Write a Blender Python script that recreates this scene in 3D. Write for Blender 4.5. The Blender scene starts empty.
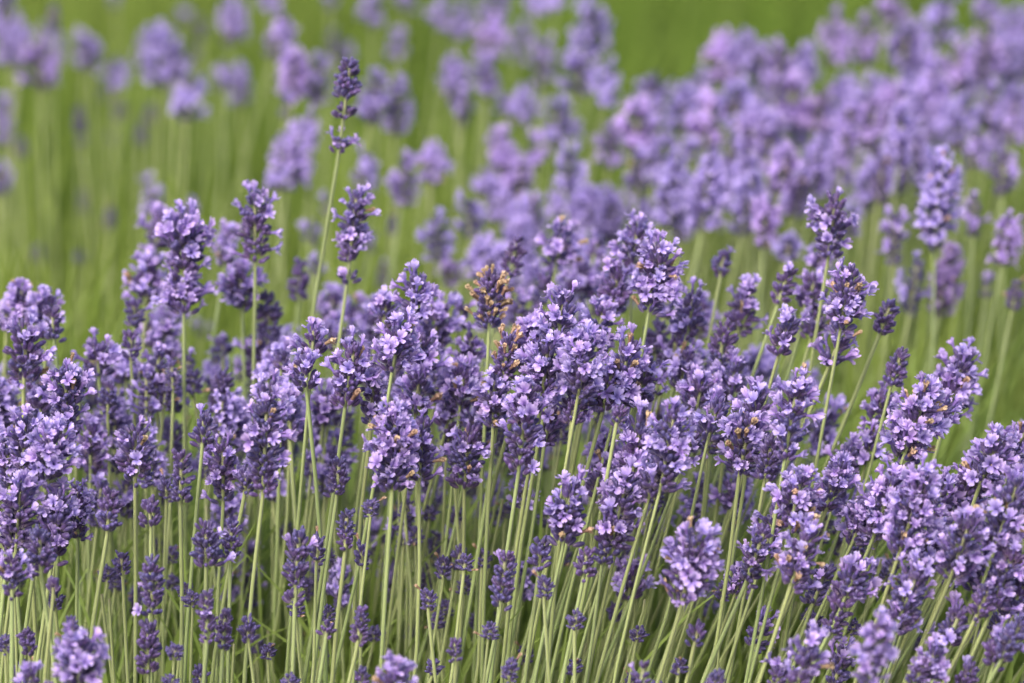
import bpy, math, random
import numpy as np
from mathutils import Vector, Matrix, Quaternion

R = math.radians
rnd = random.Random(11)
scene = bpy.context.scene
col = scene.collection

# ------------------------------------------------------------------ camera
LENS, SENSOR, W, H = 150.0, 36.0, 1024, 683
PITCH = R(10.0)
DIST = 2.33
CAM = Vector((0.0, -DIST, 0.46 + DIST * math.tan(PITCH)))
cd = bpy.data.cameras.new("camera")
cd.lens, cd.sensor_width, cd.sensor_fit = LENS, SENSOR, 'HORIZONTAL'
cd.clip_start, cd.clip_end = 0.05, 400.0
cd.dof.use_dof = True
cd.dof.focus_distance = DIST / math.cos(PITCH) - 0.01
cd.dof.aperture_fstop = 4.7
cd.dof.aperture_blades = 7
cam = bpy.data.objects.new("camera", cd)
cam.location = CAM
cam.rotation_euler = (R(90) - PITCH, 0, 0)
col.objects.link(cam)
scene.camera = cam

# ------------------------------------------------------------------ sky, sun, exposure
SUN_EL, SUN_AZ = R(36), R(205)          # azimuth measured clockwise from +Y: behind the camera, to its left
world = bpy.data.worlds.new("World")
scene.world = world
world.use_nodes = True
nt = world.node_tree
nt.nodes.clear()
sky = nt.nodes.new("ShaderNodeTexSky")
sky.sky_type = 'NISHITA'
sky.sun_disc = False
sky.sun_elevation = SUN_EL
sky.sun_rotation = SUN_AZ
sky.air_density, sky.dust_density, sky.ozone_density = 1.0, 6.0, 0.6
bg = nt.nodes.new("ShaderNodeBackground")
bg.inputs['Strength'].default_value = 0.15
wo = nt.nodes.new("ShaderNodeOutputWorld")
nt.links.new(sky.outputs[0], bg.inputs[0])
nt.links.new(bg.outputs[0], wo.inputs[0])
sd = bpy.data.lights.new("sun", 'SUN')
sd.energy, sd.angle, sd.color = 0.95, R(50), (1.0, 0.975, 0.94)
sun = bpy.data.objects.new("sun", sd)
sdir = Vector((math.sin(SUN_AZ) * math.cos(SUN_EL), math.cos(SUN_AZ) * math.cos(SUN_EL), math.sin(SUN_EL)))
sun.rotation_euler = sdir.to_track_quat('Z', 'Y').to_euler()
sun.location = sdir * 20
col.objects.link(sun)
vs = scene.view_settings
scene.display_settings.display_device = 'sRGB'
vs.view_transform, vs.look, vs.gamma, vs.use_curve_mapping = 'Standard', 'None', 1.0, False
vs.exposure = 1.16
scene.cycles.use_denoising = True
try:
    scene.cycles.denoiser = 'OPENIMAGEDENOISE'
    scene.cycles.denoising_input_passes = 'RGB_ALBEDO_NORMAL'
except Exception:
    pass
scene.cycles.max_bounces = 8
scene.cycles.transparent_max_bounces = 4

def at(px, py, Y):
    """The point seen at a pixel, on the upright plane Y metres behind the plane of focus."""
    k = SENSOR / LENS / W
    u, v = (px - W / 2) * k, -(py - H / 2) * k
    d = Vector((u, v * math.sin(PITCH) + math.cos(PITCH), v * math.cos(PITCH) - math.sin(PITCH)))
    return CAM + d * ((Y - CAM.y) / d.y)

def mpp(Y):
    return (Y + DIST) / math.cos(PITCH) * SENSOR / LENS / W

# ------------------------------------------------------------------ materials
def mat(name):
    m = bpy.data.materials.new(name)
    m.use_nodes = True
    n = m.node_tree
    return m, n, n.nodes['Principled BSDF'], n.nodes['Material Output']

def ramp(n, stops):
    r = n.nodes.new("ShaderNodeValToRGB")
    e = r.color_ramp.elements
    while len(e) < len(stops):
        e.new(0.5)
    for i, (p, c) in enumerate(stops):
        e[i].position, e[i].color = p, (*c, 1)
    return r

def noise(n, scale, detail=3, coord='Object'):
    tc = n.nodes.new("ShaderNodeTexCoord")
    t = n.nodes.new("ShaderNodeTexNoise")
    t.inputs['Scale'].default_value, t.inputs['Detail'].default_value = scale, detail
    n.links.new(tc.outputs[coord], t.inputs['Vector'])
    return t

def varied(n, base, attr_amount=0.0, hue=0.03, val=0.35, scale=300, nmix=0.5):
    """base colour socket -> varied by the object's own random number and by a fine noise"""
    oi = n.nodes.new("ShaderNodeObjectInfo")
    hs = n.nodes.new("ShaderNodeHueSaturation")
    mr = n.nodes.new("ShaderNodeMapRange")
    mr.inputs['To Min'].default_value, mr.inputs['To Max'].default_value = 0.5 - hue, 0.5 + hue
    n.links.new(oi.outputs['Random'], mr.inputs['Value'])
    n.links.new(mr.outputs[0], hs.inputs['Hue'])
    ns = noise(n, scale, 2)
    mul = n.nodes.new("ShaderNodeMath"); mul.operation = 'MULTIPLY_ADD'
    mul.inputs[1].default_value, mul.inputs[2].default_value = 7.13, 0.0
    n.links.new(oi.outputs['Random'], mul.inputs[0])
    fr = n.nodes.new("ShaderNodeMath"); fr.operation = 'FRACT'
    n.links.new(mul.outputs[0], fr.inputs[0])
    mx = n.nodes.new("ShaderNodeMix"); mx.data_type = 'FLOAT'
    mx.inputs[0].default_value = nmix
    n.links.new(fr.outputs[0], mx.inputs[2]); n.links.new(ns.outputs[0], mx.inputs[3])
    mv = n.nodes.new("ShaderNodeMapRange")
    mv.inputs['To Min'].default_value, mv.inputs['To Max'].default_value = 1 - val, 1 + val
    n.links.new(mx.outputs[0], mv.inputs['Value'])
    n.links.new(mv.outputs[0], hs.inputs['Value'])
    n.links.new(base, hs.inputs['Color'])
    return hs.outputs[0]

def add_translucent(n, bsdf, out, colour, amount):
    tr = n.nodes.new("ShaderNodeBsdfTranslucent")
    n.links.new(colour, tr.inputs['Color'])
    mx = n.nodes.new("ShaderNodeMixShader")
    mx.inputs[0].default_value = amount
    n.links.new(bsdf.outputs[0], mx.inputs[1]); n.links.new(tr.outputs[0], mx.inputs[2])
    n.links.new(mx.outputs[0], out.inputs['Surface'])

def plant_mat(name, attr_stops, rough=0.7, sheen=0.0, trans=0.0, hue=0.02, val=0.25, scale=300, spec=0.25, nmix=0.5, sheen_tint=(1, 1, 1)):
    """attr_stops: colours along the mesh attribute 't' (the organ's own markings from base to tip)"""
    m, n, b, o = mat(name)
    at_ = n.nodes.new("ShaderNodeAttribute"); at_.attribute_name = 't'
    r = ramp(n, attr_stops)
    n.links.new(at_.outputs['Fac'], r.inputs[0])
    c = varied(n, r.outputs[0], hue=hue, val=val, scale=scale, nmix=nmix)
    n.links.new(c, b.inputs['Base Color'])
    b.inputs['Roughness'].default_value = rough
    b.inputs['Specular IOR Level'].default_value = spec
    b.inputs['Sheen Weight'].default_value = sheen
    b.inputs['Sheen Tint'].default_value = (*sheen_tint, 1)
    if trans:
        add_translucent(n, b, o, c, trans)
    return m

M_BUD = plant_mat("bud_violet", [(0.0, (0.13, 0.11, 0.15)), (0.3, (0.055, 0.034, 0.125)), (0.75, (0.028, 0.018, 0.088)), (1.0, (0.075, 0.055, 0.19))],
                  rough=0.5, sheen=0.2, spec=0.4, hue=0.018, val=0.35, scale=500, sheen_tint=(0.75, 0.7, 1.0))
M_PETAL = plant_mat("petal_lilac", [(0.0, (0.15, 0.10, 0.38)), (0.3, (0.265, 0.195, 0.54)), (0.7, (0.37, 0.295, 0.64)), (1.0, (0.47, 0.39, 0.73))],
                    rough=0.65, sheen=0.1, trans=0.28, hue=0.014, val=0.22, scale=400, nmix=0.35)
M_TAN = plant_mat("petal_withered", [(0.0, (0.20, 0.13, 0.10)), (0.5, (0.36, 0.255, 0.175)), (1.0, (0.52, 0.40, 0.30))],
                  rough=0.8, trans=0.15, hue=0.02, val=0.3, scale=400)
M_STEM = plant_mat("stem_green", [(0.0, (0.21, 0.31, 0.09)), (0.5, (0.22, 0.30, 0.11)), (0.9, (0.23, 0.285, 0.125)), (1.0, (0.22, 0.23, 0.14))],
                   rough=0.65, sheen=0.3, trans=0.12, hue=0.014, val=0.24, scale=60, nmix=0.5)
M_LEAF = plant_mat("leaf_green", [(0.0, (0.18, 0.29, 0.065)), (1.0, (0.24, 0.37, 0.10))], rough=0.6, trans=0.4, hue=0.02, val=0.4, scale=9, nmix=1.0)
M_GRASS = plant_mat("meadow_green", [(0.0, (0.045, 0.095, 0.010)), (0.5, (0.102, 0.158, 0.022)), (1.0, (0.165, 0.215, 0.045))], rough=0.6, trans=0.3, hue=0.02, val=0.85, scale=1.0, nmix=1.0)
for nd in M_GRASS.node_tree.nodes:      # clumps and stalks differ in green: a noise drawn out along the stalks
    if nd.type == 'TEX_NOISE':
        mp = M_GRASS.node_tree.nodes.new("ShaderNodeMapping"); mp.inputs['Scale'].default_value = (7, 5, 1.0)
        src = nd.inputs['Vector'].links[0].from_socket
        M_GRASS.node_tree.links.new(src, mp.inputs['Vector']); M_GRASS.node_tree.links.new(mp.outputs[0], nd.inputs['Vector'])

def soil_mat():
    m, n, b, o = mat("soil")
    a = noise(n, 6, 8); r = ramp(n, [(0.3, (0.035, 0.026, 0.016)), (0.55, (0.07, 0.055, 0.03)), (0.75, (0.06, 0.075, 0.022))])
    n.links.new(a.outputs[0], r.inputs[0]); n.links.new(r.outputs[0], b.inputs['Base Color'])
    b.inputs['Roughness'].default_value = 0.95
    bp = n.nodes.new("ShaderNodeBump"); bp.inputs['Distance'].default_value = 0.02
    a2 = noise(n, 40, 6); n.links.new(a2.outputs[0], bp.inputs['Height']); n.links.new(bp.outputs[0], b.inputs['Normal'])
    return m

# ------------------------------------------------------------------ mesh helpers
class MB:
    """collects verts, faces, a material number per face and the value t per vertex"""
    def __init__(s): s.v, s.f, s.m, s.t = [], [], [], []
    def add(s, v, f, t, m=0, mtx=None):
        o = len(s.v)
        s.v += [mtx @ Vector(p) for p in v] if mtx is not None else [Vector(p) for p in v]
        s.f += [tuple(i + o for i in q) for q in f]
        s.m += [m] * len(f); s.t += list(t)
    def mesh(s, name, mats, smooth=True):
        me = bpy.data.meshes.new(name)
        me.from_pydata([tuple(p) for p in s.v], [], s.f)
        for m in mats: me.materials.append(m)
        me.polygons.foreach_set('material_index', s.m)
        me.polygons.foreach_set('use_smooth', [smooth] * len(s.f))
        a = me.attributes.new('t', 'FLOAT', 'POINT'); a.data.foreach_set('value', s.t)
        me.update()
        return me

def link(name, data, parent=None, mtx=None):
    o = bpy.data.objects.new(name, data)
    col.objects.link(o)
    if parent is not None: o.parent = parent
    if mtx is not None: o.matrix_local = mtx
    return o

def frame(p, z, yaw=0.0, s=1.0):
    """a matrix at p whose Z axis runs along z"""
    q = Vector(z).normalized().to_track_quat('Z', 'Y')
    return Matrix.Translation(p) @ q.to_matrix().to_4x4() @ Matrix.Rotation(yaw, 4, 'Z') @ Matrix.Scale(s, 4)

def calyx(sides, rings, rr):
    """one bud, 6 mm long, along +Z from its base, ribbed, with a blunt toothed tip"""
    prof = [(0.0, 0.38), (0.12, 0.7), (0.34, 1.0), (0.62, 1.05), (0.84, 0.82), (0.95, 0.45)] if rings > 4 else [(0.0, 0.4), (0.3, 1.0), (0.68, 1.0), (0.93, 0.5)]
    L, rad = 0.0062 * rr.uniform(0.88, 1.12), 0.00142 * rr.uniform(0.9, 1.12)
    bend = rr.uniform(-0.0005, 0.0006)
    v, f, t = [], [], []
    for z, r in prof:
        for k in range(sides):
            a = 2 * math.pi * k / sides
            q = rad * r * (1.06 if k % 2 else 0.94)
            v.append((q * math.cos(a) + bend * z * z, q * math.sin(a), z * L)); t.append(z)
    n = len(prof)
    for i in range(n - 1):
        for k in range(sides):
            a, b = i * sides + k, i * sides + (k + 1) % sides
            f.append((a, b, b + sides, a + sides))
    v.append((bend, 0, L)); t.append(1.0)
    for k in range(sides): f.append(((n - 1) * sides + k, (n - 1) * sides + (k + 1) % sides, len(v) - 1))
    return v, f, t, L

def corolla(rr, fine=True, shrivel=0.0, cup=0.0):
    """an open lipped floret along +Z: short tube, two tall upper lobes, three spreading lower ones"""
    mb = MB()
    tl, sides = 0.0034, 6 if fine else 5
    v, f, t = [], [], []
    for z, r, tv in ((-0.0012, 0.0008, 0.05), (tl * 0.6, 0.0009, 0.12), (tl, 0.0015, 0.25)):
        for k in range(sides):
            a = 2 * math.pi * k / sides
            v.append((r * math.cos(a), r * math.sin(a), z)); t.append(tv)
    for i in range(2):
        for k in range(sides):
            a, b = i * sides + k, i * sides + (k + 1) % sides
            f.append((a, b, b + sides, a + sides))
    mb.add(v, f, t)
    lobes = [(R(62), 1.1, 0.0023), (R(118), 1.1, 0.0023), (R(196), 0.85, 0.0017), (R(270), 1.0, 0.0021), (R(344), 0.85, 0.0017)]
    rows, cols_ = (5, 4) if fine else (3, 2)
    for ang, ln, wd in lobes:
        ang += rr.uniform(-0.28, 0.28)
        up = ang < R(150)
        el = R(rr.uniform(35, 78)) if up else R(rr.uniform(-12, 42))
        el += shrivel * R(35) + cup * R(rr.uniform(20, 50))
        length, width = 0.0047 * ln * rr.uniform(0.85, 1.12) * (1 - 0.45 * shrivel), wd * rr.uniform(0.85, 1.15) * (1 - 0.4 * shrivel)
        curl = rr.uniform(-1.3, 0.9) + shrivel * 1.4
        ph = rr.uniform(0, 6.28)
        v, f, t = [], [], []
        for i in range(rows):
            s = i / (rows - 1)
            prof = (0.42 + 0.58 * math.sin(min(s * 1.25, 1.0) * math.pi / 2)) * (math.sqrt(max(0.0, 1 - max(0, (s - 0.62) / 0.40) ** 2)) if s > 0.62 else 1)
            e = el + curl * s * 0.5
            rr_, zz = 0.0011 + length * s * math.cos(e), tl + length * s * math.sin(e)
            for j in range(cols_ + 1):
                q = (j / cols_ - 0.5) * 2
                y = q * width * prof
                lift = 0.0008 * q * q - 0.0002 + 0.0006 * math.sin(ph + 5 * s + 5 * q) * s
                rr_j = rr_ - 0.0008 * s * s * (1 - q * q)          # a notch in the lobe's tip
                v.append((rr_j * math.cos(ang) - y * math.sin(ang), rr_j * math.sin(ang) + y * math.cos(ang), zz + lift))
                t.append(min(1.0, 0.25 + 0.8 * s - 0.22 * (1 - abs(q)) * (1 - s)))
        for i in range(rows - 1):
            for j in range(cols_):
                a = i * (cols_ + 1) + j
                f.append((a, a + 1, a + cols_ + 2, a + cols_ + 1))
        mb.add(v, f, t)
    return mb

def whorl(rr, n, el_lo, el_hi, sides=7, rings=6, wide=0.0):
    """a ring of buds round the stem; returns the mesh data and the frame at each bud's tip"""
    mb, tips = MB(), []
    for k in range(n):
        a = 2 * math.pi * (k + rr.uniform(-0.32, 0.32)) / n
        el = R(rr.uniform(el_lo, el_hi))
        d = Vector((math.cos(a) * math.cos(el), math.sin(a) * math.cos(el), math.sin(el)))
        p = Vector((math.cos(a) * 0.0014, math.sin(a) * 0.0014, rr.uniform(-0.0026, 0.0026) * (1 + 120 * wide))) + d * (rr.uniform(0.0006, 0.0022) + (wide * rr.uniform(0.2, 1.0)))
        v, f, t, L = calyx(sides, rings, rr)
        m = frame(p, d, rr.uniform(0, 6.28))
        mb.add(v, f, t, 0, m)
        # the floret looks a little more outward and up than its bud
        up = (d + Vector((0, 0, 0.15))).normalized()
        x = up.cross(Vector((0, 0, 1)))
        x = x.normalized() if x.length > 1e-4 else Vector((1, 0, 0))
        y = up.cross(x) * -1
        if y.z < 0: x, y = -x, -y
        z = x.cross(y)
        fm = Matrix(((x.x, y.x, up.x), (x.y, y.y, up.y), (x.z, y.z, up.z))).to_4x4()
        if z.dot(up) < 0:
            fm = Matrix(((-x.x, y.x, up.x), (-x.y, y.y, up.y), (-x.z, y.z, up.z))).to_4x4()
        fm.translation = p + d * L * 0.96
        tips.append((fm, d))
    return mb, tips

wr = random.Random(5)
WHORLS = {}
for wide in (0, 1, 2):                  # narrow, full and very full rings: more buds, on longer stalklets
    for kind, ns, lo, hi in (('mid', (12, 16), 12, 66), ('top', (9, 12), 38, 84), ('low', (8, 12), 18, 58)):
        WHORLS[kind, wide] = []
        for i in range(6):
            mb, tips = whorl(wr, wr.randint(ns[0] + 4 * wide, ns[1] + 5 * wide), lo, hi, wide=0.0026 * wide)
            WHORLS[kind, wide].append((mb.mesh("whorl", [M_BUD]), tips))
FLORETS = [corolla(wr, True, 0.0 if i % 3 else 0.25, (0.0, 0.5, 1.0)[i % 3]).mesh("floret", [M_PETAL]) for i in range(14)]
WITHERED = [corolla(wr, True, 1.0).mesh("withered_floret", [M_TAN]) for i in range(4)]

def stem_data(p_base, p_neck, p_top, r0=0.0016, r1=0.0011, sides=6, nseg=9, wob=None):
    """tapered stalk from the ground to the neck, then straight on through the flower head"""
    axis = (p_top - p_neck).normalized()
    ctrl = p_neck - axis * (p_neck - p_base).length * 0.55
    pts = []
    for i in range(nseg + 1):
        s = i / nseg
        p = p_base * (1 - s) ** 2 + ctrl * 2 * s * (1 - s) + p_neck * s * s
        if wob: p = p + wob * math.sin(s * math.pi * 2) * 0.5
        pts.append(p)
    pts.append(p_top)
    v, f, t = [], [], []
    n = len(pts)
    for i, p in enumerate(pts):
        tan = (pts[min(i + 1, n - 1)] - pts[max(i - 1, 0)]).normalized()
        x = tan.cross(Vector((0, 1, 0.01))).normalized(); y = tan.cross(x)
        s = i / (n - 1)
        r = r0 + (r1 - r0) * s
        for k in range(sides):
            a = 2 * math.pi * k / sides
            q = r * (1.12 if k % 2 else 0.9)
            v.append(p + x * q * math.cos(a) + y * q * math.sin(a)); t.append(s)
    for i in range(n - 1):
        for k in range(sides):
            a, b = i * sides + k, i * sides + (k + 1) % sides
            f.append((a, b, b + sides, a + sides))
    return v, f, t

def head_layout(L, state, rr, gap=None):
    """heights (0..L) and size factor of a head's whorls, lowest first"""
    lo, hi = 0.003, L - {'b': 0.0075, 'm': 0.009, 'f': 0.0095}[state]
    if hi - lo < 0.004: return [(L * 0.4, 0.9, 'top')]
    n = max(2, int(round((hi - lo) / 0.0056)) + 1)
    if gap is None: gap = n >= 5 and rr.random() < (0.45 if state == 'b' else 0.22)
    out = []
    for i in range(n):
        s = i / (n - 1)
        z = lo + (hi - lo) * s
        if gap and i > 0: z = lo + (hi - lo) * (0.30 + 0.70 * (i - 1) / max(1, n - 2)) if n > 2 else z
        size = 1.0 - 0.22 * s - (0.15 * (1 - s) if s < 0.3 else 0) + rr.uniform(-0.09, 0.09)
        out.append((z, size, 'top' if i == n - 1 else ('low' if i == 0 else 'mid')))
    return out

OPEN = {'b': 0.012, 'm': 0.27, 'f': 0.55}

# heads in one mesh, for spikes too blurred or too small to show their whorls
def head_mesh(rr, state, tan, L):
    mb = MB()
    cor = [corolla(rr, False, 0.0, 0.4 * i) for i in range(3)]
    wit = [corolla(rr, False, 1.0) for _ in range(2)]
    for z, size, kind in head_layout(L, state, rr):
        el = {'mid': (10, 56), 'top': (38, 82), 'low': (16, 52)}[kind]
        w, tips = whorl(rr, rr.randint(8, 12), *el, sides=5, rings=4)
        m = frame(Vector((0, 0, z)), (0, 0, 1), rr.uniform(0, 6.28), size)
        mb.add(w.v, w.f, w.t, 0, m)
        for fm, d in tips:
            if rr.random() < OPEN[state] * 0.8:
                c = rr.choice(cor); mb.add(c.v, c.f, c.t, 1, m @ fm @ Matrix.Scale(rr.uniform(0.95, 1.4), 4))
            elif rr.random() < tan:
                c = rr.choice(wit); mb.add(c.v, c.f, c.t, 2, m @ fm)
    return mb
HEADS = {}
for st, n in (('b', 3), ('m', 3), ('f', 4)):
    for tan in (0, 1):
        for L in (0.020, 0.032, 0.046, 0.064):
            raw = [head_mesh(wr, st, 0.16 if tan else 0.015, L) for _ in range(n if not tan else 2)]
            HEADS[(st, tan, L)] = [(mb, mb.mesh("flower_head", [M_BUD, M_PETAL, M_TAN])) for mb in raw]
def pick_head(rr, st, tan, L, k):
    """a head whose own length is nearest once scaled; returns its mesh, its data and its scale matrix"""
    q = min((0.020, 0.032, 0.046, 0.064), key=lambda v: abs(math.log(v * k / L)))
    mb, me = rr.choice(HEADS[(st, tan, q)])
    return mb, me, Matrix.Diagonal((k, k, L / q, 1))

# ------------------------------------------------------------------ the setting
g = MB()
N = 40
for i in range(N + 1):
    for j in range(N + 1):
        x = (i / N - 0.5); y = (j / N - 0.5)
        g.v.append(Vector((math.copysign(abs(x * 2) ** 2.2, x) * 60, math.copysign(abs(y * 2) ** 2.2, y) * 60 + 1, 0.0))); g.t.append(0)
for i in range(N):
    for j in range(N):
        a = i * (N + 1) + j
        g.f.append((a, a + N + 1, a + N + 2, a + 1)); g.m.append(0)
ground = link("ground", g.mesh("ground", [soil_mat()])); ground['kind'] = 'structure'

def blades(name, pts, mat_, seed, seg=4, shade=None):
    """many slim upright blades as one mesh; pts rows: x y z height width lean_x lean_y"""
    rs = np.random.RandomState(seed)
    n = len(pts)
    s = np.linspace(0, 1, seg + 1)
    az = rs.uniform(-1.2, 1.2, n)
    wx, wy = np.cos(az) * pts[:, 4] * 0.5, np.sin(az) * pts[:, 4] * 0.5
    V = np.zeros((n, seg + 1, 2, 3), np.float32)
    T = np.zeros((n, seg + 1, 2), np.float32)
    for i, q in enumerate(s):
        cx = pts[:, 0] + pts[:, 5] * q * q; cy = pts[:, 1] + pts[:, 6] * q * q; cz = pts[:, 2] + pts[:, 3] * q
        w = (1 - 0.75 * q ** 2)
        for k, sg in enumerate((-1, 1)):
            V[:, i, k, 0] = cx + sg * wx * w; V[:, i, k, 1] = cy + sg * wy * w; V[:, i, k, 2] = cz
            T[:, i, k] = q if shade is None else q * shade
    base = (np.arange(n) * (seg + 1) * 2)[:, None]
    F = np.concatenate([base + np.array([2 * i, 2 * i + 1, 2 * i + 3, 2 * i + 2])[None] for i in range(seg)], 1).reshape(-1, 4)
    me = bpy.data.meshes.new(name)
    me.vertices.add(n * (seg + 1) * 2); me.vertices.foreach_set('co', V.ravel())
    me.loops.add(F.size); me.loops.foreach_set('vertex_index', F.ravel().astype(np.int32))
    me.polygons.add(len(F)); me.polygons.foreach_set('loop_start', np.arange(len(F), dtype=np.int32) * 4)
    me.polygons.foreach_set('use_smooth', np.ones(len(F), bool))
    a = me.attributes.new('t', 'FLOAT', 'POINT'); a.data.foreach_set('value', T.ravel())
    me.materials.append(mat_)
    me.update(); me.validate()
    o = link(name, me); o['kind'] = 'stuff'
    return o

rs = np.random.RandomState(3)
def half_w(Y): return (Y + DIST) * 0.125 + 0.35

# far rows: bare green stalks and grassy leaves, thinning out with distance
nc, per = 1900, 28
Yc = 0.5 + 9.0 * rs.rand(nc) ** 1.5
Xc = (rs.rand(nc) * 2 - 1) * ((Yc + DIST) * 0.16 + 0.75)
hc = rs.uniform(0.16, 0.42, nc)
Y = (Yc[:, None] + rs.normal(0, 0.035, (nc, per)) * (1 + 0.15 * Yc[:, None])).ravel()
X = (Xc[:, None] + rs.normal(0, 0.035, (nc, per)) * (1 + 0.15 * Yc[:, None])).ravel()
n = nc * per
hgt = np.repeat(hc, per) * rs.uniform(0.7, 1.12, n)
P = np.stack([X, Y, np.zeros(n), hgt, rs.uniform(0.0026, 0.006, n) * (1 + 0.10 * Y), rs.normal(0.025, 0.05, n), rs.normal(-0.01, 0.04, n)], 1)
tone = np.sin(X * 2.1 + 1.3 * np.sin(Y * 0.9) + 0.4) * np.sin(Y * 1.15 + 0.8 * X + 1.0) * 0.5 + 0.5     # some plants are a deeper green than others
tone = np.clip(0.42 + 0.6 * tone + np.repeat(rs.uniform(-0.15, 0.15, nc), per), 0.3, 1.0)
gr = blades("grass", P, M_GRASS, 1, shade=tone)
gr['label'] = "soft green grassy stalks filling the field behind the lavender"
# leaves low in the front bush
n = 6500
Y = rs.uniform(0.03, 0.6, n)
X = (rs.rand(n) * 2 - 1) * half_w(Y)
P = np.stack([X, Y, rs.uniform(0.02, 0.25, n), rs.uniform(0.05, 0.12, n), rs.uniform(0.002, 0.004, n), rs.normal(0.015, 0.03, n), rs.normal(-0.01, 0.03, n)], 1)
# taller green leaves and shoots inside the bush, behind its first stems
n = 6000
Y = rs.uniform(0.12, 0.62, n)
X = (rs.rand(n) * 2 - 1) * half_w(Y)
P2 = np.stack([X, Y, rs.uniform(0.10, 0.26, n), rs.uniform(0.06, 0.14, n), rs.uniform(0.002, 0.0045, n), rs.normal(0.03, 0.03, n), rs.normal(-0.01, 0.03, n)], 1)
lf = blades("foliage", np.concatenate([P, P2]), M_LEAF, 2)
lf['label'] = "narrow grey green lavender leaves low between the stems"

# ------------------------------------------------------------------ the lavender spikes
# x, top, bottom, width (pixels of the photograph), state (b buds, m half open, f in bloom, +t tan florets), metres behind the focus, [label, short name]
S = []
def A(x, yt, yb, w, st, d, label=None, ref=None, lean=None, gap=None, tiers=None, tn=0.065):
    S.append(dict(x=x, yt=yt, yb=yb, w=w, st=st[0], tan='t' in st, d=d, label=label, ref=ref, lean=lean, gap=gap, tiers=tiers, tn=tn))
# --- blurred rows behind, far left
A(5,-12,66,30,'f',1.15)
A(39,36,92,46,'f',0.95, "blurred purple bloom cluster on one pale stem near the top left corner", "bloom cluster near the top left corner")
A(54,4,36,15,'b',1.05)
A(22,32,72,20,'m',1.05)
A(160,27,88,40,'f',0.92, "blurred pale lilac bloom, upper one of a touching pair above the green field", "upper bloom of the touching pair")
A(188,74,126,40,'f',0.9, "blurred purple bloom, lower one of a touching pair above the green field", "lower bloom of the touching pair")
A(178,52,82,22,'m',0.95)
A(232,0,46,32,'f',1.25)
A(222,62,92,24,'m',1.25)
A(240,66,106,22,'m',1.2)
A(180,8,26,28,'m',1.6)
A(201,18,40,17,'b',1.6)
A(195,47,62,15,'b',1.6)
A(80,105,146,18,'b',1.05)
A(120,98,121,17,'b',1.25)
A(151,103,123,13,'b',1.2)
A(141,120,146,14,'b',1.15)
A(106,83,100,13,'b',1.6)
A(112,131,143,11,'b',1.6)
A(22,137,158,15,'b',1.05)
A(3,98,146,17,'m',1.05)
A(1,165,198,14,'m',0.95)
A(115,-6,9,20,'m',1.7)
A(147,178,197,16,'m',0.95)
A(153,190,218,27,'m',0.72)
A(189,200,228,27,'f',0.72, "round blurred pale lilac head standing behind the two-tier spike", None)
A(110,207,230,16,'b',0.9)
A(38,244,263,13,'b',0.9)
A(80,250,264,13,'b',1.0)
A(200,316,340,22,'m',0.6)
A(83,190,212,12,'b',1.2)
# --- left cluster of the front bush
A(21,282,332,38,'ft',0.16)
A(46,288,342,40,'f',0.15, "pale bloom topping the dense cluster at the left edge", "top bloom of the left edge cluster", 4)
A(53,306,344,26,'b',0.1)
A(25,326,388,50,'m',0.07)
A(6,302,332,26,'ft',0.2)
A(66,360,440,40,'m',0.03, None, None, 3)
A(98,337,380,38,'m',0.1)
A(157,208,268,36,'f',0.3)
A(184,220,318,42,'m',0.12, "two-tier spike with a separate lower whorl, crowning the tall column of blooms", "two-tier spike", 1, None, [(0.10,0.9,"low",0.6),(0.18,1.0,"mid",0.7),(0.27,0.8,"mid",0.6),(0.46,0.95,"low",0.1),(0.54,1.05,"mid",0.2),(0.62,1.1,"mid",0.25),(0.71,1.1,"mid",0.4),(0.80,1.0,"mid",0.6),(0.9,0.85,"top",0.8)])
A(148,258,306,46,'f',0.2)
A(134,297,330,26,'b',0.15)
A(131,330,364,30,'b',0.1)
A(166,322,370,38,'f',0.2)
A(158,345,384,30,'m',0.15)
A(172,300,328,28,'ft',0.28)
A(150,318,350,30,'f',0.25)
A(255,190,264,44,'m',0.12, "half-open spike with lilac tip on a tall upright stem above the bush", "tall upright lilac-tipped spike", 1)
A(241,262,314,48,'f',0.2)
A(227,228,268,26,'f',0.28)
A(223,330,358,33,'m',0.24)
A(221,368,416,32,'b',0.17)
A(108,378,418,24,'b',0.12)
A(157,372,403,38,'f',0.15)
A(120,352,385,26,'f',0.2)
A(24,410,474,44,'f',0.0)
A(50,424,486,46,'f',0.0)
A(8,428,492,38,'f',0.05)
A(135,428,488,54,'m',0.0, "pale half-open bloom standing alone in front of bare stems, dark buds beneath", "lone pale half-open bloom", 2, False)
A(203,411,452,28,'b',0.02)
A(181,448,504,28,'b',0.0, "slim dark bud spike with its buds in neat tiers, beside pale stems", "slim tiered bud spike", 4)
A(223,438,506,38,'m',0.06)
A(109,488,534,30,'b',0.0)
A(150,500,531,37,'b',0.0, "short wide bunch of dark buds on a thin stem under the lone pale bloom", None)
A(246,465,497,26,'b',0.0)
A(265,385,495,46,'m',-0.01, "long spike of dark buds and lilac florets, the tallest head in the left half", "long dark-and-lilac spike", 4, False)
A(18,484,548,44,'m',0.0)
A(56,490,566,50,'m',0.0)
A(78,482,542,30,'f',0.03)
A(40,530,578,42,'b',-0.01)
A(12,552,602,30,'m',-0.02)
A(53,580,593,24,'b',-0.02, "pair of loose dark buds on a stem tip below the left edge cluster", None)
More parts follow.
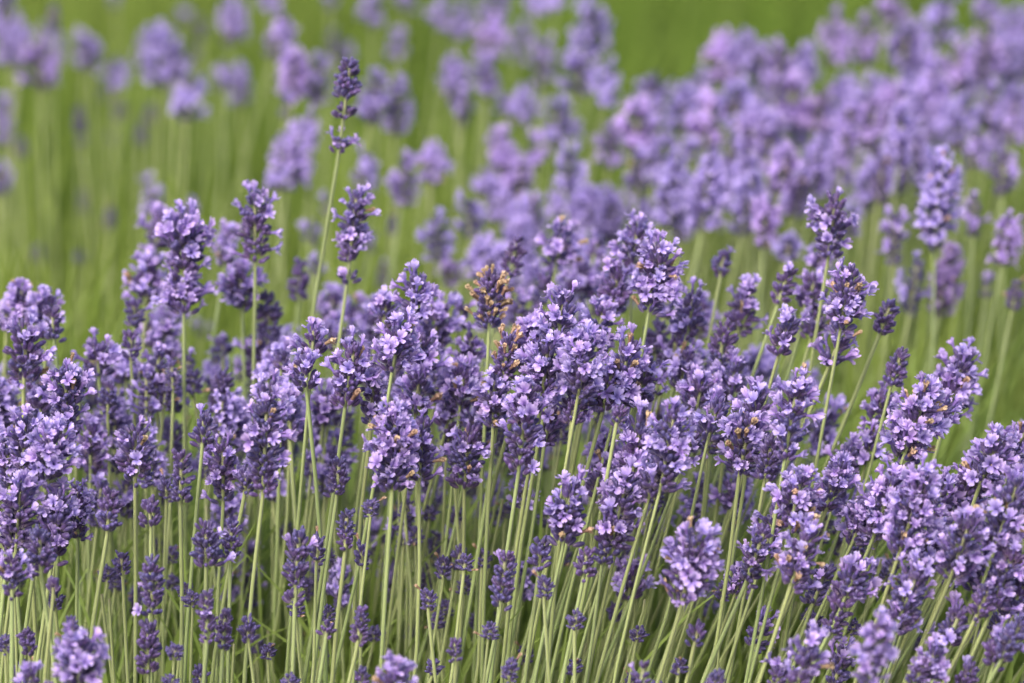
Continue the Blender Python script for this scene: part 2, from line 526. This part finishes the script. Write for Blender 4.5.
# --- bottom left, young spikes
A(152,552,616,32,'b',0.0, "dark bud spike with a few soft lilac florets at its base, near the lower left", "dark bud spike with lilac base", 2)
A(148,620,676,31,'b',-0.02, "dark bud spike in two loose tiers near the bottom edge", "two-tier bud spike at the bottom", 1, True)
A(206,524,570,38,'b',0.0, "broad dark bud head overlapping a smaller one among upright stems", "broad dark bud head", 2)
A(231,519,562,23,'b',0.02)
A(207,588,646,23,'b',-0.01, None, None, 2, True)
A(192,590,608,13,'b',0.0)
A(224,608,652,15,'b',0.0)
A(248,613,646,17,'b',-0.01)
A(28,625,658,21,'b',-0.02)
A(71,615,642,19,'b',-0.02)
A(80,630,692,48,'f',-0.06, "violet bloom with drooping pale petals at the bottom edge, lowest on its side", "violet bloom at the bottom edge", 4)
A(30,664,704,42,'ft',-0.07)
A(175,645,658,13,'b',-0.02)
A(5,640,650,12,'b',-0.02)
A(170,676,690,16,'b',-0.03)
# --- blurred rows behind, left of centre
A(345,57,155,28,'b',0.06, "tall solitary dark bud spike with two loose lower tiers, rising alone on a bare stem", "tall solitary bud spike", 11, None, [(0.06,0.9,"low",0.45),(0.13,0.7,"low",0.3),(0.44,0.95,"low",0.0),(0.63,1.0,"mid",0.0),(0.70,1.05,"mid",0.0),(0.78,1.0,"mid",0.0),(0.86,0.95,"mid",0.0),(0.94,0.8,"top",0.0)])
A(352,188,286,34,'m',0.13, "half-open spike with a drooping pale floret at its foot, beside the solitary stem", "spike with the drooping floret", 9, True)
A(278,10,60,38,'f',1.05)
A(332,30,56,18,'b',1.35)
A(293,50,102,36,'f',0.85)
A(317,58,106,36,'f',0.8)
A(286,95,120,28,'m',0.8)
A(374,74,126,36,'f',0.8)
A(396,80,136,36,'f',0.78, "blurred pinkish lilac bloom just behind and beside the tall solitary bud spike", None)
A(291,130,192,44,'f',0.72, "blurred purple bloom leaning outward behind the tall solitary stem, above dark gaps", "blurred bloom behind the solitary stem")
A(308,112,150,30,'f',0.76)
A(278,165,194,28,'f',0.7)
A(363,150,192,32,'f',0.72)
A(404,156,207,36,'f',0.68)
A(431,147,186,36,'f',0.7)
A(397,33,60,24,'m',1.2)
A(373,-2,28,32,'f',1.3)
A(330,-8,13,24,'m',1.4)
A(270,-14,14,30,'f',1.4)
A(405,-8,12,26,'f',1.4)
A(441,4,32,30,'f',1.25)
A(456,16,42,26,'m',1.2)
A(489,20,62,38,'f',1.05)
A(497,-6,22,36,'f',1.2)
A(455,58,106,32,'f',0.92)
A(487,58,98,36,'f',0.92)
A(464,94,126,24,'m',0.9)
A(500,130,162,32,'f',0.8)
A(507,94,118,26,'f',0.85)
A(506,150,194,32,'f',0.72)
A(484,172,200,28,'f',0.7)
A(310,218,247,34,'m',0.66)
A(326,195,216,26,'m',0.7)
A(371,230,254,30,'m',0.66, "blurred round purple head just behind the spike with the drooping floret", None)
A(393,213,236,17,'b',0.7)
A(383,262,287,19,'b',0.72)
A(400,188,207,22,'m',0.8)
A(437,213,263,36,'f',0.5)
A(469,196,238,38,'f',0.58)
A(482,240,280,36,'f',0.55)
A(450,256,290,30,'f',0.55)
A(519,222,258,34,'f',0.6)
A(300,258,302,27,'b',0.25)
A(316,255,278,24,'f',0.45)
# --- centre of the front bush
A(269,292,346,32,'b',0.2)
A(331,290,332,32,'f',0.32)
A(360,295,337,36,'ft',0.31)
A(313,321,358,42,'ft',0.0, "small bright bloom with a tan floret at its centre, on the bush's upper edge", "small bright bloom with tan centre")
A(415,266,324,40,'f',0.05, "bright lilac bloom sticking up at the bush's top edge with dark buds under it", "bright bloom at the bush's top edge", 6)
A(385,295,330,34,'f',0.1)
A(397,320,374,46,'f',0.0)
A(436,302,356,46,'f',0.15)
A(459,298,334,40,'f',0.18)
A(490,272,330,37,'bt',0.06, "dark withered spike crusted with tan dead florets", "tan-crusted withered spike", 3, False, None, 0.34)
A(514,232,279,27,'b',0.12, "slim dark bud spike rising behind the tan-crusted one on a thin stem", "slim bud spike behind the tan one")
A(350,340,410,44,'m',0.0)
A(281,345,378,40,'f',0.1)
A(306,356,394,40,'m',0.0)
A(372,372,426,30,'m',0.02)
A(394,405,496,54,'ft',-0.02, "big pale bloom with a tan middle floret beside a dark thin stem", "big pale bloom by the dark stem", 4, False)
A(421,412,482,36,'m',0.02)
A(338,455,499,27,'b',0.0, "short dark bud spike between bare stems under the middle blooms", "short bud spike under the middle blooms")
A(346,508,551,20,'b',0.0)
A(362,540,571,15,'b',0.03)
A(371,500,516,20,'b',0.0)
A(467,428,491,42,'m',0.05)
A(449,398,434,42,'f',0.1)
A(438,366,404,40,'f',0.12)
A(297,528,606,28,'b',0.0, "dark bud spike with a separate lower whorl among green stems", "bud spike with a separate whorl", 5, True)
A(318,533,566,15,'b',0.03)
A(327,618,641,25,'b',0.0, "tiny wide cluster of loose buds low among the stems", "tiny wide bud cluster")
A(360,603,646,22,'b',-0.01, "small one-sided dark bud spike standing alone low among stems", "small one-sided bud spike")
A(290,672,692,18,'b',-0.03)
A(361,667,694,21,'b',-0.03)
A(396,660,712,46,'ft',-0.08, "pale bloom with a tan floret cut by the bottom edge", "bloom cut by the bottom edge")
A(456,637,663,18,'b',-0.01, "tiny neat bud spike alone on a fine stem near the bottom edge", "tiny neat bud spike")
A(435,530,562,13,'b',0.2)
A(428,560,592,13,'b',0.2)
A(415,578,602,11,'b',0.22)
A(503,548,612,30,'b',-0.01, "plump dark bud spike with two stray buds on the stem below", "bud spike with two stray buds", 8, False)
A(490,622,640,24,'b',-0.02)
A(510,658,684,19,'b',-0.02)
# --- centre mass
A(523,384,474,46,'m',-0.01, "bloom with lilac petals above and tight dark buds below, in the bush's centre", "half-dark bloom in the centre", 8, False)
A(560,295,352,52,'f',0.0, "large bright bloom at the top of the dense central mass", "large bright central bloom", 10)
A(545,338,400,46,'f',0.0)
A(583,335,400,48,'f',-0.01)
A(572,400,428,36,'b',0.0)
A(618,404,429,26,'b',-0.01)
A(624,338,406,44,'ft',0.02)
A(505,335,392,34,'bt',0.03,tn=0.24)
A(494,372,430,38,'f',0.06)
A(462,362,412,40,'ft',0.09)
A(643,350,410,38,'m',0.06)
A(560,222,268,44,'ft',0.19, "pinkish bloom with tan flecks standing up behind the dense central mass", "pinkish bloom behind the central mass")
A(545,270,308,34,'mt',0.2)
A(582,258,304,40,'f',0.28)
A(605,280,318,34,'f',0.3)
A(635,219,276,46,'f',0.1, "highest bloom of the peak beside the central mass, pale and knobbly", "highest bloom of the peak", 6)
A(656,246,316,48,'ft',0.06)
A(615,263,318,40,'m',0.1)
A(722,248,280,28,'b',0.15, "small lone dark bud spike on a bare stem beside the bloom peak", "small lone dark bud spike", 10)
A(690,290,342,40,'m',0.12)
A(743,282,336,40,'m',0.12)
A(722,322,368,34,'b',0.1)
A(734,354,402,42,'f',0.1)
A(655,320,368,36,'b',0.15)
A(672,332,384,36,'f',0.15)
A(700,372,414,48,'f',0.05)
A(714,395,444,44,'m',0.03)
A(636,418,492,42,'m',0.0)
A(668,403,492,46,'f',-0.02, "bloom with two bright white-lilac florets on the side of a dark head", "bloom with white-lilac florets", 14, False)
A(652,462,502,38,'b',-0.02)
A(600,454,502,40,'ft',0.05)
A(567,482,548,46,'m',-0.01, "pale-topped bloom with dark buds beneath, hanging lowest under the central mass", "pale-topped bloom with dark base", 10, False)
A(618,470,562,50,'m',0.0)
A(745,413,478,46,'ft',0.0)
A(768,438,484,36,'b',0.0)
A(792,370,462,42,'f',-0.01, "long upright lilac bloom with a dark middle, at the edge of the green gap", "long upright bloom by the green gap", 12, False)
A(585,545,582,24,'b',0.0)
A(604,538,566,24,'b',0.0)
A(540,535,572,28,'b',0.0)
A(545,574,602,20,'b',0.0)
A(576,608,632,16,'b',0.0)
A(632,555,602,38,'f',0.12)
A(690,528,608,60,'ft',-0.03, "large plump bloom with two tan florets standing alone in front of pale stems", "large plump lone bloom", 16, False)
A(697,620,649,31,'b',-0.02, "loose small bud cluster on a stem below the large plump lone bloom", None)
A(680,660,674,15,'b',-0.02)
A(643,657,686,25,'b',-0.03)
A(715,668,700,25,'b',-0.04)
A(756,520,588,32,'m',0.0)
A(760,610,652,32,'m',0.04)
# --- blurred rows, centre top
A(591,2,62,46,'ft',0.98, "blurred pinkish bloom at the top of the tall column above the centre", "pinkish top bloom of the tall column")
A(580,45,98,46,'f',0.92)
A(606,64,108,36,'f',0.88)
A(541,40,88,32,'m',1.0)
A(557,103,148,46,'f',0.78)
A(568,148,194,36,'f',0.66, "blurred bloom with bright petal edges over a dark middle, near the top centre", None)
A(525,90,126,30,'f',0.85)
A(536,135,170,34,'f',0.76)
A(521,160,194,34,'f',0.7)
A(536,-10,16,30,'f',1.2)
A(556,-8,14,28,'f',1.2)
A(636,106,154,52,'f',0.74, "broad blurred lilac bloom at the near end of the back row", "broad bloom of the back row")
A(640,150,194,38,'m',0.65)
A(610,128,170,34,'m',0.8)
A(576,190,228,38,'f',0.62)
A(606,200,240,36,'m',0.65)
A(684,85,134,36,'f',0.8)
A(708,98,152,42,'f',0.74)
A(722,38,88,46,'f',0.88, "blurred bloom forming the rounded top of the back row against dark green", "rounded top bloom of the back row")
A(746,36,78,36,'f',0.9)
A(735,84,132,42,'f',0.8)
A(763,45,90,34,'f',0.9)
A(672,154,230,42,'f',0.54, "soft purple bloom, first of two side by side under the back row", "first of the side-by-side blooms")
A(706,155,232,34,'m',0.54)
A(748,172,236,34,'f',0.48)
A(752,108,154,40,'f',0.74)
A(770,120,160,36,'m',0.7)
A(690,140,165,34,'f',0.7)
# --- blurred back row, right
A(835,14,66,44,'f',0.92, "blurred lilac bloom bulging up from the back row beside a narrower one", "bulging bloom of the back row")
A(866,17,66,30,'f',0.92)
A(890,-4,28,34,'f',1.05)
A(905,25,72,38,'f',0.95)
A(944,-4,46,46,'f',0.98)
A(984,-8,26,38,'f',1.05)
A(986,24,82,40,'m',0.9)
A(1010,45,98,28,'f',0.9)
A(800,46,90,44,'ft',0.88)
A(778,44,92,38,'f',0.9)
A(790,80,130,46,'f',0.8, "brightest pale bloom in the middle of the blurred back row", "brightest bloom of the back row")
A(818,90,136,40,'f',0.78)
A(930,64,122,46,'f',0.82)
A(957,44,90,38,'f',0.88)
A(872,78,114,32,'f',0.82)
A(888,88,134,36,'f',0.78)
A(846,105,168,32,'f',0.68)
A(872,100,152,36,'f',0.7)
A(900,108,168,32,'m',0.62)
A(880,160,206,24,'b',0.55)
A(816,140,196,36,'f',0.6)
A(783,150,196,36,'f',0.6)
A(800,170,215,30,'m',0.55)
A(962,100,152,32,'m',0.72)
A(990,84,130,32,'f',0.78)
A(1012,108,146,32,'f',0.72)
A(975,130,170,36,'f',0.65)
A(1003,150,196,36,'m',0.6)
A(915,130,170,30,'m',0.65)
A(950,165,200,26,'m',0.6)
A(938,156,252,42,'ft',0.36, "tall soft-focus bloom with a tan tip in the gap before the back row", "tall tan-tipped soft bloom", 4)
A(832,194,259,38,'m',0.08, "half-open spike standing highest in its clump, one pale petal jutting sideways", "highest spike of the clump by the gap", 8)
A(851,206,240,22,'f',0.5)
A(845,266,336,46,'ft',0.03, "fat bloom with one orange-tan floret near its top, beside the green gap", "fat bloom with orange-tan floret", 12)
A(836,330,368,40,'f',0.06)
A(784,263,307,29,'b',0.1, "dark bud spike in neat rows, beside the fat bloom clump", "dark neat bud spike by the clump")
A(785,312,358,36,'m',0.05)
A(811,275,312,40,'m',0.14)
A(815,305,344,36,'m',0.12)
A(822,240,275,34,'f',0.25)
A(886,297,337,28,'b',0.06, "slender loose bud spike leaning on a long bare stem across the green gap", "slender leaning bud spike", 26, True)
A(897,346,388,28,'b',0.06, "small dark bud spike poking up from pale blooms below the slender leaning one", None)
A(956,347,420,48,'f',0.1, "pale bloom with tan flecks overlapping the far edge of the green gap", "pale bloom across the green gap", 22)
A(894,212,266,34,'m',0.4)
A(914,255,317,34,'m',0.4)
A(945,250,319,34,'ft',0.4)
A(974,194,238,27,'m',0.45)
A(1006,214,267,32,'f',0.4)
A(986,276,300,28,'m',0.42)
A(1015,278,312,24,'b',0.38)
A(788,236,264,30,'f',0.4)
A(765,200,250,28,'m',0.5)
# --- right part of the front bush
A(880,384,428,36,'f',0.08)
A(915,382,468,50,'ft',0.0, "broad bloom dotted with two tan florets, facing the green gap", "broad bloom with two tan florets", 24, False)
A(870,424,466,38,'f',0.08)
A(938,392,440,36,'m',0.05)
A(835,455,516,36,'f',0.0)
A(796,466,534,54,'ft',0.0)
A(800,524,592,50,'mt',-0.02)
A(770,500,560,34,'m',0.02)
A(885,466,542,46,'m',0.0)
A(912,468,562,46,'ft',-0.02)
A(990,428,492,50,'ft',0.0, "broad pale bloom with tan tip leaning over the green gap at the photo's edge", "broad tan-tipped bloom by the edge", 26)
A(966,456,524,46,'m',0.0)
A(1016,420,476,32,'f',0.03)
A(1006,476,556,54,'ft',-0.03)
A(960,516,584,54,'m',-0.03)
A(850,555,616,50,'m',-0.02)
A(905,568,642,54,'m',-0.03)
A(1004,545,612,48,'m',-0.04)
A(930,520,570,38,'f',0.02)
A(875,615,690,36,'f',-0.13, "near bloom with a smooth lilac side, slightly out of focus at the bottom edge", "near bloom at the bottom edge", 14)
A(806,628,690,40,'m',-0.05)
A(835,606,640,28,'b',-0.02)
A(780,656,690,30,'m',-0.03)
A(983,580,624,32,'b',-0.03)
A(1012,615,664,32,'b',-0.05)
A(920,655,690,22,'b',-0.05)
A(740,560,600,28,'f',0.08)
# --- more of the dense middle of the bush
A(530,318,370,42,'f',0.05)
A(600,300,356,42,'f',0.08)
A(580,372,420,42,'m',0.02)
A(548,400,448,36,'m',0.04)
A(608,360,412,40,'f',0.02)
A(420,330,384,42,'f',0.08)
A(470,328,372,38,'f',0.12)
A(417,372,420,40,'m',0.06)
A(478,396,446,36,'m',0.08)
A(335,318,352,34,'f',0.2)
A(377,300,345,36,'f',0.2)
A(255,330,382,38,'f',0.2)
A(290,395,440,34,'m',0.1)
A(325,385,430,34,'f',0.14)
A(690,420,470,42,'f',0.06)
A(684,344,392,40,'f',0.1)
A(755,388,436,40,'m',0.06)
A(605,432,476,34,'f',0.12)
A(520,290,330,36,'f',0.22)
A(596,232,262,30,'m',0.32)
A(668,282,322,34,'f',0.2)
A(702,300,340,30,'f',0.25)
A(845,440,480,36,'m',0.1)
A(860,500,550,40,'f',0.04)
A(735,470,516,34,'m',0.12)
A(985,540,600,44,'f',-0.02)
A(940,470,520,44,'f',0.0)
A(90,420,470,34,'f',0.15)
A(40,380,425,38,'f',0.12)
A(8,380,430,34,'f',0.14)
A(95,452,490,30,'m',0.18)
A(10,505,556,36,'f',0.02)
A(1000,620,672,38,'m',-0.02)
A(955,600,650,40,'m',0.0)
A(930,640,690,34,'f',-0.02)
A(1018,570,622,36,'f',0.0)
A(840,640,690,34,'m',0.04)
A(965,660,700,30,'b',-0.03)
A(820,560,610,38,'m',0.03)

# the 300 that show largest are things of their own; the few smallest and faintest join the mass further down
FAINT = sorted((s for s in S if not s['label']), key=lambda s: s['w'] * (s['yb'] - s['yt']) * (0.6 if s['d'] > 0.5 else 1.0))[:max(0, len(S) - 300)]
S = [s for s in S if s not in FAINT]

# ------------------------------------------------------------------ labels
TENS = ["", "", "twenty", "thirty", "forty", "fifty", "sixty", "seventy", "eighty", "ninety"]
ONES = ["zero", "one", "two", "three", "four", "five", "six", "seven", "eight", "nine", "ten", "eleven", "twelve", "thirteen", "fourteen", "fifteen", "sixteen", "seventeen", "eighteen", "nineteen"]
def word(n):
    n = max(0, min(99, int(round(n))))
    return ONES[n] if n < 20 else TENS[n // 10] + ("-" + ONES[n % 10] if n % 10 else "")
def look(s):
    h, w = s['yb'] - s['yt'], s['w']
    size = "small" if h * w < 700 else ("tall" if h > 1.7 * w and h > 55 else ("plump" if w >= 44 else ("slim" if w < 27 else "")))
    foc = "blurred" if s['d'] > 0.6 else ("soft-focus" if s['d'] > 0.22 else "sharp")
    st = {'b': "budded", 'm': "half-open", 'f': "blooming"}[s['st']]
    return " ".join(q for q in (foc, size, st, "tan-flecked" if s['tan'] else "", "spike") if q)
def mid(s): return s['x'], (s['yt'] + s['yb']) / 2
marks = [s for s in S if s['ref']]
taken = set()
for s in sorted(S, key=lambda s: -s['w'] * (s['yb'] - s['yt'])):
    if s['label']: continue
    best = None
    x, y = mid(s)
    for m in marks:
        mx, my = mid(m); dx, dy = x - mx, y - my
        r = math.hypot(dx, dy)
        if r > 75: continue
        way = ("below" if dy > 0 else "above") if abs(dy) > 1.3 * abs(dx) else ("close beside" if abs(dx) > 1.3 * abs(dy) else None)
        if way == "close beside": way = "right of" if dx > 0 else "left of"
        if way is None or (way, m['ref']) in taken: continue
        # it must be the nearest on that side
        nearer = False
        for o in S:
            if o is s or o is m: continue
            ox, oy = mid(o); ex, ey = ox - mx, oy - my
            same = (abs(ey) > 1.3 * abs(ex) and (ey > 0) == (dy > 0)) if way in ("below", "above") else (abs(ex) > 1.3 * abs(ey) and (ex > 0) == (dx > 0))
            if same and math.hypot(ex, ey) < r: nearer = True; break
        if nearer: continue
        if best is None or r < best[0]: best = (r, way, m['ref'])
    if best:
        taken.add(best[1:])
        s['label'] = look(s) + f" {best[1]} the {best[2]}"
    else:
        s['label'] = look(s) + f", {word(x / 10.24)} percent across and {word(min(99, max(1, y / 6.83)))} down"

# ------------------------------------------------------------------ build every spike
def lean_of(x):
    pts = [(0, 2), (300, 4), (450, 8), (600, 14), (800, 22), (1024, 31)]
    for (x0, a0), (x1, a1) in zip(pts, pts[1:]):
        if x <= x1: return a0 + (a1 - a0) * max(0, x - x0) / (x1 - x0)
    return 31

def place(s, rr):
    front = s['d'] <= 0.32
    Y = s['d'] + (rr.uniform(-0.02, 0.02) + (360 - s['yb']) * 0.00034 if front else rr.uniform(-0.06, 0.06))
    px = mpp(Y)
    lean = s['lean'] if s['lean'] is not None else (lean_of(s['x']) if front else 3 + lean_of(s['x']) * 0.15) + rr.gauss(0, 4.5)
    head_lean = lean * (0.75 if front else 0.9)
    a = R(head_lean)
    axis = Vector((math.sin(a), R(rr.uniform(-8, 4)), math.cos(a))).normalized()
    L = max(0.011, (s['yb'] - s['yt']) * px * 1.06)
    mid_ = at(s['x'], (s['yt'] + s['yb']) / 2, Y)
    neck, top = mid_ - axis * L * 0.5, mid_ + axis * L * 0.5
    b = R(lean)
    base = Vector((neck.x - math.tan(b) * neck.z * 0.85 + rr.uniform(-0.012, 0.012), neck.y + rr.uniform(0.03, 0.09), 0))
    return Y, px, axis, L, neck, top, base

sr = random.Random(23)
for s in S:
    rr = random.Random(sr.random())
    Y, px, axis, L, neck, top, base = place(s, rr)
    root = bpy.data.objects.new("lavender_spike", None)
    root.empty_display_size = 0.02
    root.location = base
    col.objects.link(root)
    root['label'], root['category'] = s['label'], 'lavender'
    root['group'] = "lavender spikes of the front bush" if s['d'] <= 0.32 else "lavender spikes in the rows behind"
    mb = MB()
    wob = Vector((rr.uniform(-0.012, 0.012), rr.uniform(-0.012, 0.012), 0))
    v, f, t = stem_data(Vector((0, 0, 0)), neck - base, top - base - axis * 0.006, r0=rr.uniform(0.0011, 0.0016), r1=rr.uniform(0.0008, 0.0011), wob=wob)
    mb.add(v, f, t)
    link("stem", mb.mesh("stem", [M_STEM]), root)
    wid = s['w'] * px
    if s['d'] > 0.32:
        k = wid / {'b': 0.0185, 'm': 0.026, 'f': 0.028}[s['st']]
        k = min(1.9, max(0.75, k * 1.02))
        hm, me, sc = pick_head(rr, s['st'], int(s['tan']), L, k)
        m = frame(neck - base, axis, rr.uniform(0, 6.28)) @ sc
        link("flower_head", me, root, m)
        continue
    want = wid / {'b': 0.0152, 'm': 0.0185, 'f': 0.0205}[s['st']]
    k = min(1.12 if s['st'] != 'b' else 0.98, max(0.72, want))
    wide = 0 if want < 1.18 else (1 if want < 1.5 else 2)
    rows = [(q[0] * 0.93 * L / k, q[1], q[2], q[3]) for q in s['tiers']] if s['tiers'] else [(*q, None) for q in head_layout(L / k, s['st'], rr, s['gap'])]
    for z, size, kind, own in rows:
        me, tips = rr.choice(WHORLS[kind, wide])
        p = neck - base + axis * z * k + Vector((rr.uniform(-1, 1), rr.uniform(-1, 1), 0)) * 0.0006
        jit = (axis + Vector((rr.uniform(-0.12, 0.12), rr.uniform(-0.12, 0.12), 0))).normalized()
        wo_ = link("whorl", me, root, frame(p, jit, rr.uniform(0, 6.28), size * k))
        frac = OPEN[s['st']]
        h = z * k / L
        if s['st'] == 'm': frac *= 0.35 + 1.35 * h
        elif s['st'] == 'f': frac *= 0.78 + 0.4 * h
        frac *= rr.uniform(0.45, 1.5)
        if own is not None: frac = own
        for fm, d in tips:
            q = rr.random()
            roll = Matrix.Rotation(rr.uniform(-0.5, 0.5), 4, 'Z') @ Matrix.Rotation(rr.uniform(-0.3, 0.3), 4, 'X')
            if q < frac:
                link("floret", rr.choice(FLORETS), wo_, fm @ roll @ Matrix.Scale(rr.uniform(0.74, 1.06), 4))
            elif q < frac + (s['tn'] if s['tan'] else 0.008 if s['st'] != 'b' else 0):
                link("withered_floret", rr.choice(WITHERED), wo_, fm @ roll @ Matrix.Scale(rr.uniform(0.9, 1.25), 4))

# ------------------------------------------------------------------ the many spikes and stems that cannot be told apart
mass = MB()
def mass_spike(x, yt, h, w, st, d, rr, head=True):
    s = dict(x=x, yt=yt, yb=yt + h, w=w, st=st, d=d, lean=None)
    Y, px, axis, L, neck, top, base = place(s, rr)
    if neck.z < 0.05: return
    wob = Vector((rr.uniform(-0.02, 0.02), rr.uniform(-0.02, 0.02), 0))
    v, f, t = stem_data(base, neck, top - axis * 0.005, r0=rr.uniform(0.0009, 0.0015), r1=rr.uniform(0.0007, 0.0010), sides=5, nseg=7, wob=wob)
    mass.add(v, f, t, 3)
    if not head: return
    k = min(1.6, max(0.75, w * px / {'b': 0.0185, 'm': 0.026, 'f': 0.028}[st]))
    hm, _, sc = pick_head(rr, st, 0, L, k)
    m = frame(neck, axis, rr.uniform(0, 6.28)) @ sc
    mass.add(hm.v, hm.f, hm.t, 0, m)
    o = len(mass.m) - len(hm.f)
    mass.m[o:] = hm.m
mr_ = random.Random(77)
for s in FAINT: mass_spike(s['x'], s['yt'], s['yb'] - s['yt'], s['w'], s['st'], s['d'], mr_)
# half-hidden blooms behind the front spikes
for i in range(80):
    x = mr_.uniform(-40, 1064); y = mr_.uniform(330, 500) + (30 if x > 850 else 0)
    if 830 < x < 1000 and y < 470: continue
    mass_spike(x, y, mr_.uniform(40, 60), mr_.uniform(30, 44), mr_.choice('mmff'), mr_.uniform(0.14, 0.32), mr_)
for i in range(28):
    x = mr_.uniform(-40, 1064); y = mr_.uniform(470, 600)
    mass_spike(x, y, mr_.uniform(30, 50), mr_.uniform(22, 36), mr_.choice('bmmf'), mr_.uniform(0.14, 0.32), mr_)
# more stalks between them, each with a small head lost among the others
for i in range(270):
    x = mr_.uniform(-260, 1090); y = mr_.uniform(350, 480) + (50 if x > 760 else 0) + (60 if x > 830 else 0)
    mass_spike(x, y, mr_.uniform(22, 42), mr_.uniform(18, 32), mr_.choice('bbmmf'), mr_.uniform(0.1, 0.36), mr_)
# low young spikes among the stems
for i in range(46):
    x = mr_.uniform(-20, 1050); y = mr_.uniform(540, 690)
    mass_spike(x, y, mr_.uniform(12, 30), mr_.uniform(11, 18), 'b', mr_.uniform(0.02, 0.25), mr_)
# the back row on its far side
for i in range(84):
    x = mr_.uniform(640, 1090); y = mr_.uniform(70, 190) - max(0, x - 820) * 0.35
    mass_spike(x, y, mr_.uniform(36, 50), mr_.uniform(30, 42), mr_.choice('fffm'), 1.15 - y * 0.003 + mr_.uniform(0, 0.1), mr_)
for i in range(10):
    x = mr_.uniform(-30, 640); y = mr_.uniform(-5, 60)
    mass_spike(x, y, mr_.uniform(26, 40), mr_.uniform(22, 34), mr_.choice('fmm'), mr_.uniform(1.2, 1.7), mr_)
# the far flank of the front bush, running up to the back row in the middle
for i in range(26):
    x = mr_.uniform(480, 700); y = mr_.uniform(180, 300)
    mass_spike(x, y, mr_.uniform(36, 50), mr_.uniform(28, 38), mr_.choice('ffm'), 0.9 - (y - 100) * 0.0026 + mr_.uniform(-0.05, 0.05), mr_)
# bare young stalks low in the bush, ending below the blooms
for i in range(240):
    x = mr_.uniform(-260, 1100); y = mr_.uniform(480, 640)
    mass_spike(x, y, mr_.uniform(14, 24), mr_.uniform(9, 13), 'b', mr_.uniform(0.08, 0.36), mr_, head=mr_.random() < 0.3)
mo = link("lavender_stems", mass.mesh("lavender_stems", [M_BUD, M_PETAL, M_TAN, M_STEM]))
mo['kind'] = 'stuff'
mo['label'] = "tangle of pale green lavender stems and half-hidden blooms behind the front spikes"
